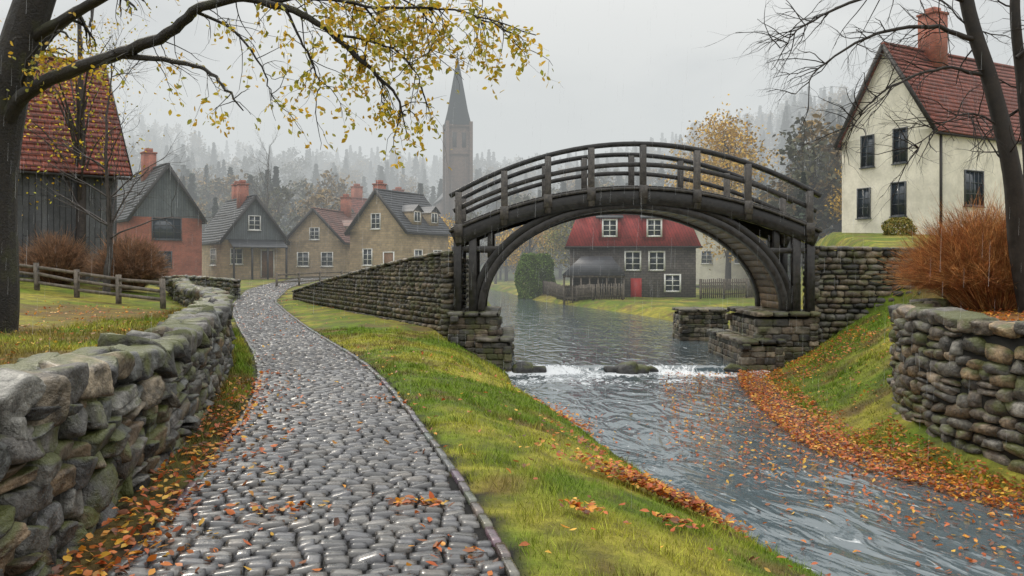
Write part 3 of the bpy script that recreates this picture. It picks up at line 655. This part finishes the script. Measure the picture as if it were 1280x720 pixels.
def grow(acc,p,d,L,r,lv,tips,droop=0.,wig=.22,nch=(3,5),ang=.75,col=(.05,.045,.04),k=5,lr=.62):
    n=6;p=np.array(p,float);d=np.array(d,float);d/=np.linalg.norm(d);pts=[p]
    for i in range(n):
        d=d+N.normal(size=3)*wig*.6+np.array([0,0,droop]);d/=np.linalg.norm(d);p=p+d*L/n;pts.append(p)
    rd=np.linspace(r,r*.4,n+1);tube(acc,pts,rd,k if lv>0 else 3,col)
    if lv<=0: tips+=pts[1:];return
    for c in range(R.randint(*nch)):
        i=R.randint(2,n);v=N.normal(size=3);v-=v.dot(d)*d;v/=np.linalg.norm(v)+1e-9
        a=ang*R.uniform(.6,1.2);grow(acc,pts[i],d*math.cos(a)+v*math.sin(a),L*lr*R.uniform(.7,1.2),rd[i]*.62,lv-1,tips,droop,wig,nch,ang,col,k,lr)
LF=np.array([(0,-1,0),(.55,-.3,.12),(.45,.35,.12),(0,1,0),(-.45,.35,.12),(-.55,-.3,.12)])
def leaves(acc,P,size,cols,flat=None,jit=.25):
    P=np.asarray(P,float);n=len(P);s=size*N.uniform(.65,1.25,n)
    nr=N.normal(size=(n,3))
    if flat is not None: nr=nr*flat+np.array([0,0,1.])
    nr/=np.linalg.norm(nr,axis=1)[:,None];u=np.cross(nr,N.normal(size=(n,3)));u/=np.linalg.norm(u,axis=1)[:,None];v=np.cross(nr,u)
    V=P[:,None,:]+s[:,None,None]*(LF[None,:,:1]*u[:,None]+LF[None,:,1:2]*v[:,None]+LF[None,:,2:]*nr[:,None]*N.uniform(-2,3,n)[:,None,None])
    i=np.arange(n)[:,None]*6;F=np.concatenate([i+np.array([0,1,2,3]),i+np.array([0,3,4,5])])
    cols=np.array(cols);C=cols[N.integers(0,len(cols),n)]*N.uniform(1-jit,1+jit,(n,1));acc.add(V.reshape(-1,3),F,np.repeat(C,6,0))
YEL=[(.62,.44,.03),(.52,.42,.04),(.40,.37,.05),(.66,.40,.03),(.30,.30,.05),(.56,.36,.03)]
e=empty('autumn_tree');wa=Acc();lf=Acc();tips=[];bk=(.035,.03,.026)
limb(wa,[(-9.85,15,.4),(-9.75,15,1.3),(-9.75,15,3.2),(-9.55,15,4.7),(-9.15,14.9,6.0),(-8.6,14.8,7.6),(-8.2,14.5,9.5)],.50,.28,14,bk)
limb(wa,[(-9.4,15,.55),(-9.7,15,.95),(-9.8,15,1.6)],.12,.3,8,bk)
Bs=[([(-9.6,15,4.3),(-8.9,14.6,5.0),(-7.7,14,5.3),(-6.5,13.3,5.4),(-5.6,13,5.65),(-4.9,12.6,5.93),(-4.1,12.2,5.95),(-3.3,12,5.7),(-2.7,12,5.35),(-2.2,12,4.9),(-1.8,12,4.5),(-1.6,12,4.1)],.15,.012,34),
([(-3.9,12.15,5.9),(-2.9,12,5.87),(-2.0,12,5.75),(-1.1,11.9,5.7),(-.5,11.8,5.55),(.35,11.7,5.25)],.035,.008,42),
([(-6.6,13.35,5.38),(-5.5,13,5.2),(-4.9,12.8,5.0),(-4.5,12.6,4.65),(-4.2,12.5,4.3)],.06,.01,12),
([(-3.4,12,5.72),(-3.15,12.1,5.2),(-2.95,12.2,4.7),(-3.0,12.2,4.25)],.025,.006,12),
([(-2.7,12,5.35),(-1.9,12.1,5.2),(-1.5,12.1,4.85),(-1.35,12.1,4.5)],.025,.006,18),
([(-.6,11.9,5.6),(-.1,11.8,5.35),(.2,11.8,5.0)],.015,.005,10),
([(-9.2,15,6.0),(-7.5,14.2,6.5),(-5.5,13,6.7),(-3.5,12.5,6.45),(-2,12,6.3),(-.6,11.5,6.0)],.12,.01,44),
([(-2.5,12.3,6.3),(-1.6,12.2,5.9),(-1.2,12.3,5.5),(-1.3,12.3,5.1)],.02,.006,16),
([(-8.9,14.6,5.0),(-8.6,14.2,5.5),(-7.9,14,6.1)],.05,.01,14),
([(-5.,12.7,5.9),(-4.3,12.6,5.5),(-3.9,12.6,4.9),(-3.75,12.6,4.5)],.03,.006,12),
([(-2.2,12,5.75),(-1.9,12.3,5.4),(-1.9,12.4,4.9)],.018,.005,14),
([(-9.6,15,5.2),(-8.7,15.5,6.6),(-7.6,16.5,7.8)],.2,.05,8)]
for bi,(P,r0,r1,nt_) in enumerate(Bs):
    S=limb(wa,P,r0,r1,7,bk,.012)
    for j in range(nt_):
        t=R.uniform(.25,1) if bi in (0,6) else R.uniform(.1,1);i=int(t*(len(S)-1));d=N.normal(size=3)*.8+np.array([.55,0,-.35])
        tp=[];grow(wa,S[i],d,R.uniform(.4,.9),max(.009,r1),1,tp,-.08,.3,(1,3),.7,bk,3,.7)
        if S[i][0]>-4.6 or bi in(8,11) or R.random()<.35: tips+=tp
tips=np.array(tips);rr=np.array(tips)
clear=(np.abs(rr[:,0]/rr[:,1]+.066)<.028)&(rr[:,2]<5.0)
keep=(N.random(len(tips))<(.5+.35*(tips[:,0]>-3.4)))&(~clear|(N.random(len(tips))<.25))
P=np.repeat(rr[keep],2,0);P=P+N.normal(size=P.shape)*.055-np.array([0,0,.04]);P=P[N.random(len(P))<.85]
leaves(lf,P,.05,YEL)
wa.build('trunk_and_branches',M_bark,e,True);lf.build('leaves',M_leaf,e)
e=empty('bare_tree');wa=Acc();tips=[]
S1=limb(wa,[(9.3,14.3,.9),(9.0,14.2,2.2),(8.75,14,3.5),(8.4,14,5.0),(8.0,14,6.3),(7.7,14,8)],.2,.1,9,bk)
S2=limb(wa,[(9.15,14.3,1.8),(9.2,14.2,3.4),(9.0,14.1,5.),(8.8,14,6.4),(8.9,14,8)],.13,.07,8,bk)
for P,r0 in (([(8.15,14,5.8),(7.2,13.8,6.0),(6.2,13.6,5.8),(5.3,13.5,5.3),(4.75,13.4,4.75)],.05),([(8.3,14,5.2),(7.5,13.9,5.3),(6.7,13.8,5.05),(6.1,13.7,4.6),(5.8,13.7,4.2)],.035),([(7.9,14,6.5),(6.8,13.7,6.7),(5.7,13.5,6.3),(4.9,13.4,5.9),(4.5,13.3,5.5)],.05),([(8.6,14,4.3),(8.0,13.9,4.5),(7.4,13.8,4.3),(6.9,13.8,3.8)],.022),([(8.8,14,5.5),(9.6,13.5,6.2),(10.6,13,6.6)],.04)):
    S=limb(wa,P,r0,.007,6,bk,.015)
    for j in range(26):
        i=R.randint(3,len(S)-1);d=N.normal(size=3)*.7+np.array([-.8,0,-.05]);grow(wa,S[i],d,R.uniform(.5,1.1),.013,2,tips,-.05,.3,(2,3),.6,bk,3,.62)
for S in (S1,S2):
    for j in range(11):
        i=R.randint(8,len(S)-1);d=N.normal(size=3)*.7+np.array([-.2,0,.5]);grow(wa,S[i],d,R.uniform(.6,1.2),.02,2,tips,.0,.3,(2,3),.7,bk,3,.62)
wa.build('trunk_and_branches',M_twig,e,True)
def bare(name,x,y,H,r,col,lv=4,droop=.03,nch=(3,5)):
    A=Acc();t=[];z=tz(x,y)-.1;p=np.array([x,y,z]);S=limb(A,[p,p+[.05*H*.3,0,H*.3],p+[0,0,H*.6],p+[.02*H,0,H]],r,r*.12,6,col,.02)
    n=len(S)
    for j in range(24):
        i=R.randint(int(n*.25),n-1);f=1-i/n;v=N.normal(size=3);v[2]=abs(v[2])*.5+.6;grow(A,S[i],v,H*.12+H*.28*f,r*(.3*f+.08),lv-2,t,droop,.2,nch,.6,col,3,.6)
    A.build(name,M_twig,smooth=True);return t
bare('bare_tree',-13.2,26.,7.8,.13,(.07,.06,.055))
bare('bare_tree',-24.5,80,13,.2,(.14,.13,.125),4)
bare('bare_tree',21,95,16,.25,(.15,.14,.13),4)
bare('bare_tree',-2,98,12,.2,(.15,.13,.12),4)
def leafy(name,x,y,H,cols,spread=.35,n=5000,ls=.12,z0=None):
    e=empty(name);A=Acc();L=Acc();z=(tz(x,y) if z0 is None else z0)-.2
    limb(A,[(x,y,z),(x+.1,y,z+H*.4),(x,y,z+H*.9)],H*.022,H*.006,6,(.06,.05,.045))
    P=[]
    for c in range(26):
        th=R.uniform(0,6.3);q=R.uniform(.3,1.);rr=H*spread*math.sin(math.pi*min(q*.8+.05,1))*R.uniform(.3,1);c0=np.array([x+rr*math.cos(th),y+rr*math.sin(th),z+H*q])
        limb(A,[(x,y,z+H*q*.6),tuple((np.array([x,y,z+H*q*.75])+c0)/2),tuple(c0)],H*.006,H*.001,4,(.06,.05,.045))
        P.append(c0+N.normal(size=(n//26,3))*H*np.array([.075,.075,.05]))
    leaves(L,np.concatenate(P),ls,cols,None,.35);A.build('trunk_and_branches',M_twig,e);L.build('foliage',M_fol,e)
def topiary(name,x,y,H,rad,cols,n,ls):
    A=Acc();z=tz(x,y)-.1;q=N.random(n);th=N.random(n)*6.283;prof=np.sqrt(np.clip(1-((q-.45)/.58)**2,0,1))**.7*(1+.12*np.sin(th*3+q*9))
    rr=rad*prof*(.78+.26*N.random(n));leaves(A,np.stack([x+rr*np.cos(th),y+rr*np.sin(th),z+H*q*(.93+.1*N.random(n))],1),ls,cols,None,.4);A.build(name,M_fol)
GOLD=[(.52,.32,.05),(.6,.38,.06),(.38,.26,.07)];OLV=[(.2,.19,.05),(.15,.16,.04),(.28,.21,.05)];GRN=[(.13,.2,.045),(.16,.24,.05),(.08,.14,.03)]
leafy('golden_tree',20.5,76,15.5,GOLD,.24,5200,.17);leafy('golden_tree',24,100,17,GOLD,.25,3800,.2)
leafy('golden_tree',-8.3,88,8,GOLD,.35,3000,.15);leafy('golden_tree',6.5,84,9,OLV,.4,4000,.15);leafy('golden_tree',2,92,8,GOLD,.4,2600,.15)
leafy('golden_tree',-16.5,30.5,11.5,YEL,.22,1800,.06)
leafy('golden_tree',34,70,8,OLV,.4,3000,.16);leafy('golden_tree',29,66,6,GOLD,.4,2600,.14)
topiary('clipped_shrub',1.35,66,3.9,1.0,GRN,9000,.08);topiary('clipped_shrub',2.6,68,3.4,1.0,GRN,8000,.08)
topiary('clipped_shrub',19.9,41.2,1.0,.75,OLV,3500,.05)
def twigbush(name,x,y,z,rx,ry,h,n,cols,r=.006):
    A=Acc();cols=np.array(cols)
    for i in range(n):
        th=R.uniform(0,6.283);q=math.sqrt(R.random());ph=q*1.35
        d=np.array([math.sin(ph)*math.cos(th)*rx,math.sin(ph)*math.sin(th)*ry,math.cos(ph)*h])*R.uniform(.75,1.08)
        b_=np.array([x,y,z])+np.array([d[0]*.35*R.random(),d[1]*.35*R.random(),-.1])
        tp=np.array([x,y,z])+d;m=b_*.5+tp*.5+np.array([0,0,h*.12])+N.normal(size=3)*.06
        c=cols[R.randrange(len(cols))]*R.uniform(.6,1.3);tube(A,[b_,m,tp],[r,r*.7,r*.25],3,c)
        for k in range(3):
            s=m*(1-k*.3)+tp*k*.3;t2=s+(tp-b_)*R.uniform(.12,.25)+N.normal(size=3)*h*.09;tube(A,[s,(s+t2)/2+N.normal(size=3)*.015,t2],[r*.55,r*.4,r*.2],3,c*1.1)
    A.build(name,M_twig)
RB=[(.6,.25,.09),(.7,.33,.11),(.42,.15,.06),(.75,.42,.16)]
twigbush('red_twig_shrub',9.3,15.3,1.1,2.15,1.0,1.95,4400,RB);twigbush('red_twig_shrub',11.2,14.4,1.1,1.7,1.4,2.1,2300,RB)
GB=[(.32,.18,.1),(.36,.19,.1),(.24,.15,.1)]
twigbush('brown_shrub',-13.4,28,1.1,1.5,1.2,1.8,1500,GB,.012);twigbush('brown_shrub',-16.2,28.4,1.3,1.5,1.2,1.7,1300,GB,.012)
def conif(seed):
    A=Acc();n=620;q=N.random(n)**.8;th=N.random(n)*6.283;rad=(1-q)*(.19+.06*np.sin(q*60))*(.55+.45*N.random(n))
    P=np.stack([rad*np.cos(th),rad*np.sin(th),.08+q*.92-rad*.25],1);leaves(A,P,.027,[(.04,.057,.042),(.055,.075,.05),(.03,.043,.034)],.6,.3)
    tube(A,[(0,0,0),(0,0,.5),(0,0,1)],[.015,.01,.002],4,(.05,.045,.04))
    o=A.build('t',M_fol);me=o.data;bpy.data.objects.remove(o);return me
def decid(seed,cols):
    A=Acc();P=[]
    tube(A,[(0,0,0),(0.01,0,.3),(0,0,.8)],[.02,.014,.004],4,(.05,.045,.04))
    for c in range(16):
        th=R.uniform(0,6.3);q=R.uniform(.3,.95);rr=.26*math.sin(math.pi*q*.85)*R.uniform(.3,1);P.append(np.array([rr*math.cos(th),rr*math.sin(th),q])+N.normal(size=(42,3))*.05)
        tube(A,[(0,0,q*.6),(rr*math.cos(th),rr*math.sin(th),q)],[.006,.002],3,(.06,.055,.05))
    leaves(A,np.concatenate(P),.025,cols,None,.35);o=A.build('t',M_fol);me=o.data;bpy.data.objects.remove(o);return me
TM=[conif(i) for i in range(3)]+[decid(0,[(.08,.085,.055),(.1,.095,.055)]),decid(1,[(.24,.16,.06),(.18,.13,.06)])]
e=empty('distant_forest');cnt=0
def put(x,y,H,me):
    o=bpy.data.objects.new('forest_tree',me);o.location=(x,y,tz(x,y)-.3);s=H*R.uniform(.75,1.25);o.scale=(s*R.uniform(.9,1.3),s*R.uniform(.9,1.3),s);o.rotation_euler=(0,0,R.uniform(0,6));link(o,e)
for i in range(1350):
    y=120+190*R.random()**.9;x=R.uniform(-.75,.75)*y
    if abs(x+10.6)<7 and 138<y<170: continue
    if abs(x/y+.069)<.03 and 120<y<150: continue
    put(x,y,13,TM[R.choice([0,1,2,0,1,3,4])])
for i in range(150):
    y=R.uniform(98,125);x=R.uniform(-.7,.75)*y
    if -.2*y<x<.12*y and y<112: continue
    put(x,y,9,TM[R.choice([0,3,4,3,4])])
for i in range(60):
    y=R.uniform(62,110);x=R.uniform(.34,.62)*y
    put(x,y,10,TM[R.choice([0,3,4,1])])
# ------------------------------------------------------------ grass
def blades(X,Y,h,w,cols):
    n=len(X);Z=terrain(X,Y);h=h*N.uniform(.5,1.4,n);th=N.random(n)*6.283;ln=N.normal(size=(n,2))*.45
    B=np.stack([X,Y,Z-.01],1);dx=np.stack([np.cos(th),np.sin(th),0*th],1)*w*N.uniform(.7,1.3,n)[:,None]
    T=B+np.stack([ln[:,0]*h,ln[:,1]*h,h],1);V=np.stack([B-dx,B+dx,T],1).reshape(-1,3);F=np.arange(n*3).reshape(n,3)
    return V,F,np.repeat(cols,3,0)
n=560000;Y=3.5+19.5*N.random(n)**1.7;X=N.uniform(-9,11,n)
pr=pathR(Y);pl=pathL(Y);l=xl(Y);r=xr(Y)
strip=(X<pl-.12)&(X>wallX(Y)+.03)
m=((X>pr+.1)&(X<l-.1))|((X>r+.5)&(Y>9)&(X<np.interp(Y,[8,10,12,13.5,14.8,15.6,16.1,16.5],[7.4,6.9,6.5,6.5,7.,7.9,9.3,30])-.1))|(strip&(N.random(n)<sm(6,11,Y)))|((X<wallX(Y)-.9)&(Y>9)&(N.random(n)<.5))
m&=notch(X,Y)>.9
X=X[m];Y=Y[m];gc=gcol(X,Y);k=sm(.25,.65,fbm(X,Y,.5,3))
k2=N.random(len(X))<(.3+.7*k);X=X[k2];Y=Y[k2];gc=gc[k2]
C=gc*N.uniform(.5,1.8,(len(X),1))*np.array([1.05,1.18,.9]);sc=np.clip(Y/8,.8,2.2)
tuft=1+1.3*(vn(X,Y,.22,6)>.7)+1.2*((X<pathL(Y))&(Y>6))
V,F,CC=blades(X,Y,.045*np.ones(len(X))*(.5+.9*fbm(X,Y,.6,1))*tuft,.0038,C)
V=V.reshape(-1,3,3);mid=(V[:,0]+V[:,1])/2;V[:,0]=mid+(V[:,0]-mid)*sc[:,None];V[:,1]=mid+(V[:,1]-mid)*sc[:,None]
A=Acc();A.add(V.reshape(-1,3),F,CC);A.build('grass',M_blade);print('blades',len(X))
# ------------------------------------------------------------ fallen leaves
ORG=[(.55,.16,.025),(.6,.26,.03),(.42,.09,.02),(.66,.38,.05),(.26,.09,.03),(.5,.13,.03),(.16,.065,.035)]
PP=[]
def scat(n,fx,fy,water=False,up=.035,off=0):
    X=fx(n) if callable(fx) else fx;Y=fy
    Z=np.where(water,-1.075,np.maximum(terrain(X,Y),-1.08))+up*N.random(len(X))+off;PP.append(np.stack([X,Y,Z],1))
def sc(n,y0,y1,fn,p=1.,**k):
    Y=y0+(y1-y0)*N.random(n)**p;scat(n,fn(Y,N.random(n)),Y,**k)
def cl(cx,cy,sx,sy,n,rot=0.,**k):
    a=N.normal(size=n)*sx;b_=N.normal(size=n)*sy;scat(n,cx+a*math.cos(rot)-b_*math.sin(rot),cy+a*math.sin(rot)+b_*math.cos(rot),**k)
sc(170,4,30,lambda Y,u:pathL(Y)+(pathR(Y)-pathL(Y))*u,1.5,up=.012,off=.04)
sc(340,4,14,lambda Y,u:pathL(Y)+.7*u**2.4,1.3,up=.012,off=.045)
sc(950,4,13,lambda Y,u:wallX(Y)+.02+(pathL(Y)-wallX(Y))*u,1.4,up=.05,off=.015)
cl(-.72,6.25,.14,.05,42,-.2,up=.015,off=.04);cl(-1.75,6.1,.16,.07,34,.3,up=.015,off=.04);cl(-.35,5.1,.2,.12,22,off=.04);cl(-1.6,11,.3,.3,22,off=.04)
cl(1.35,8.35,.38,.15,760,-.3,up=.13,off=.06);cl(1.8,8.0,.22,.12,340,-.3,up=.12,off=.06)
cl(.55,6.3,.09,.09,60,up=.05,off=.06);cl(1.35,6.7,.12,.07,50,off=.06);cl(1.0,11.4,.5,.15,70,-1.1,off=.04)
cl(1.1,14.6,.6,.15,160,-1.2,off=.04);cl(.9,15.9,.7,.15,130,-1.3,off=.04)
sc(240,5,18,lambda Y,u:pathR(Y)+(xl(Y)-pathR(Y))*u,off=.05)
sc(5400,9.3,22,lambda Y,u:xr(Y)-.35+1.15*u**1.4,off=.01,up=.07)
sc(1900,9.3,13.8,lambda Y,u:xr(Y)+.1+1.6*u,off=.01,up=.07)
sc(450,15,22.3,lambda Y,u:xr(Y)+.4+3.5*u*u,off=.04)
sc(650,19,22.4,lambda Y,u:xr(Y)+1.0+1.9*u,off=.04)
sc(2400,7,22,lambda Y,u:xr(Y)-2.4*u**1.7,water=True,up=.012)
sc(420,6.5,16,lambda Y,u:xl(Y)+(xr(Y)-xl(Y))*u,water=True,up=.012)
sc(2600,8,16,lambda Y,u:7.6+5*u,off=.02)
sc(900,6,22,lambda Y,u:wallX(Y)-.7-4*u,off=.02)
sc(400,23,60,lambda Y,u:pathR(Y)-2+5*u,off=.03)
P=np.concatenate(PP)
bx=np.interp(P[:,1],[6,8,10,12,13.5,14.8,15.6,16.1,16.4],[8.6,7.9,7.25,6.8,6.85,7.3,8.2,9.6,12]);bad=(P[:,0]>xr(P[:,1]))&(P[:,1]<16)&(abs(P[:,0]-bx)<.4);P=P[~bad]
A=Acc();leaves(A,P,.037,ORG,.33,.35);A.build('fallen_leaves',M_leaf);print('leaves',len(P))
# ------------------------------------------------------------ rain
m,nt,b=newmat('rain_drops');b.inputs['Base Color'].default_value=(.7,.73,.75,1);b.inputs['Roughness'].default_value=.2
n=1700;Y=5+19*N.random(n)**.6;X=N.uniform(-.72,.72,n)*Y;Z=-1+N.random(n)*(3+.36*Y);L=N.uniform(.16,.34,n);W=.0004+.00002*Y
a0=np.stack([X,Y,Z],1);a1=a0+np.stack([.035*L,0*L,L],1);dx=np.stack([W,0*W,0*W],1)
V=np.stack([a0-dx,a0+dx,a1+dx*.5,a1-dx*.5],1).reshape(-1,3);A=Acc();A.add(V,np.arange(n*4).reshape(n,4))
A.build('rain',m)
# ------------------------------------------------------------ mist: thin over the village, a denser bank on the wooded hill
for y0,y1,SG in ((40,165,.0030),(165.05,640,.0095)):
    A=Acc();A.box(-520,520,y0,y1,-6,70);m=bpy.data.materials.new('emissive_mist');m.use_nodes=True;nt=m.node_tree;nt.nodes.remove(nt.nodes['Principled BSDF'])
    va=nd(nt,'ShaderNodeVolumeAbsorption',Color=(0,0,0,1),Density=SG);ve=nd(nt,'ShaderNodeEmission',Color=(.67,.70,.70,1),Strength=SG)  # even emission stands in for skylight scattered in the haze
    ad=nt.nodes.new('ShaderNodeAddShader');nt.links.new(va.outputs[0],ad.inputs[0]);nt.links.new(ve.outputs[0],ad.inputs[1]);nt.links.new(ad.outputs[0],nt.nodes['Material Output'].inputs['Volume'])
    A.build('emissive_mist',m)
# ------------------------------------------------------------ sky, sun, camera
w=bpy.data.worlds.new('World');scene.world=w;w.use_nodes=True;nt=w.node_tree;bg=nt.nodes['Background'];bg.inputs['Strength'].default_value=.1
sk=nd(nt,'ShaderNodeTexSky',{'sky_type':'NISHITA','sun_disc':False,'sun_elevation':math.radians(42),'sun_rotation':math.radians(-35)})
tc=nd(nt,'ShaderNodeTexCoord').outputs['Generated'];mp_=nd(nt,'ShaderNodeMapping',Vector=tc,Scale=(1.,1.,2.6))
n1=nd(nt,'ShaderNodeTexNoise',Vector=mp_.outputs[0],Scale=2.4,Detail=5.,Roughness=.5,Distortion=.3).outputs['Fac']
cl_=mixc(nt,ramp(nt,n1,.36,.6),(6.4,6.5,6.6),(9.8,9.7,9.4))
z=nd(nt,'ShaderNodeSeparateXYZ',Vector=tc).outputs['Z'];g=ramp(nt,z,.28,.9,1.,2.9)  # sky boosted overhead, above the view, to add light on the ground
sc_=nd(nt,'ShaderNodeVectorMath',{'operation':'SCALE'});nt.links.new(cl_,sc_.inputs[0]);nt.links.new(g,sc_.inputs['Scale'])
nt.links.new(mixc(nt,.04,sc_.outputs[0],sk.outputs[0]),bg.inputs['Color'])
su=bpy.data.lights.new('sun','SUN');su.energy=1.5;su.angle=math.radians(12);su.color=(1,.91,.78);o=link(bpy.data.objects.new('sun',su))
el=math.radians(42);az=math.radians(-35);d=Vector((math.sin(az)*math.cos(el),math.cos(az)*math.cos(el),math.sin(el)));o.rotation_euler=d.to_track_quat('Z','Y').to_euler()
cam=bpy.data.cameras.new('camera');cam.lens=28.125;cam.sensor_width=36;cam.shift_y=-30/1280;cam.clip_end=3000;cam.clip_start=.05
co_=link(bpy.data.objects.new('camera',cam));co_.location=(0,0,1.9);co_.rotation_euler=(math.radians(90),0,0);scene.camera=co_
scene.view_settings.view_transform='Standard';scene.view_settings.look='None';scene.view_settings.exposure=0
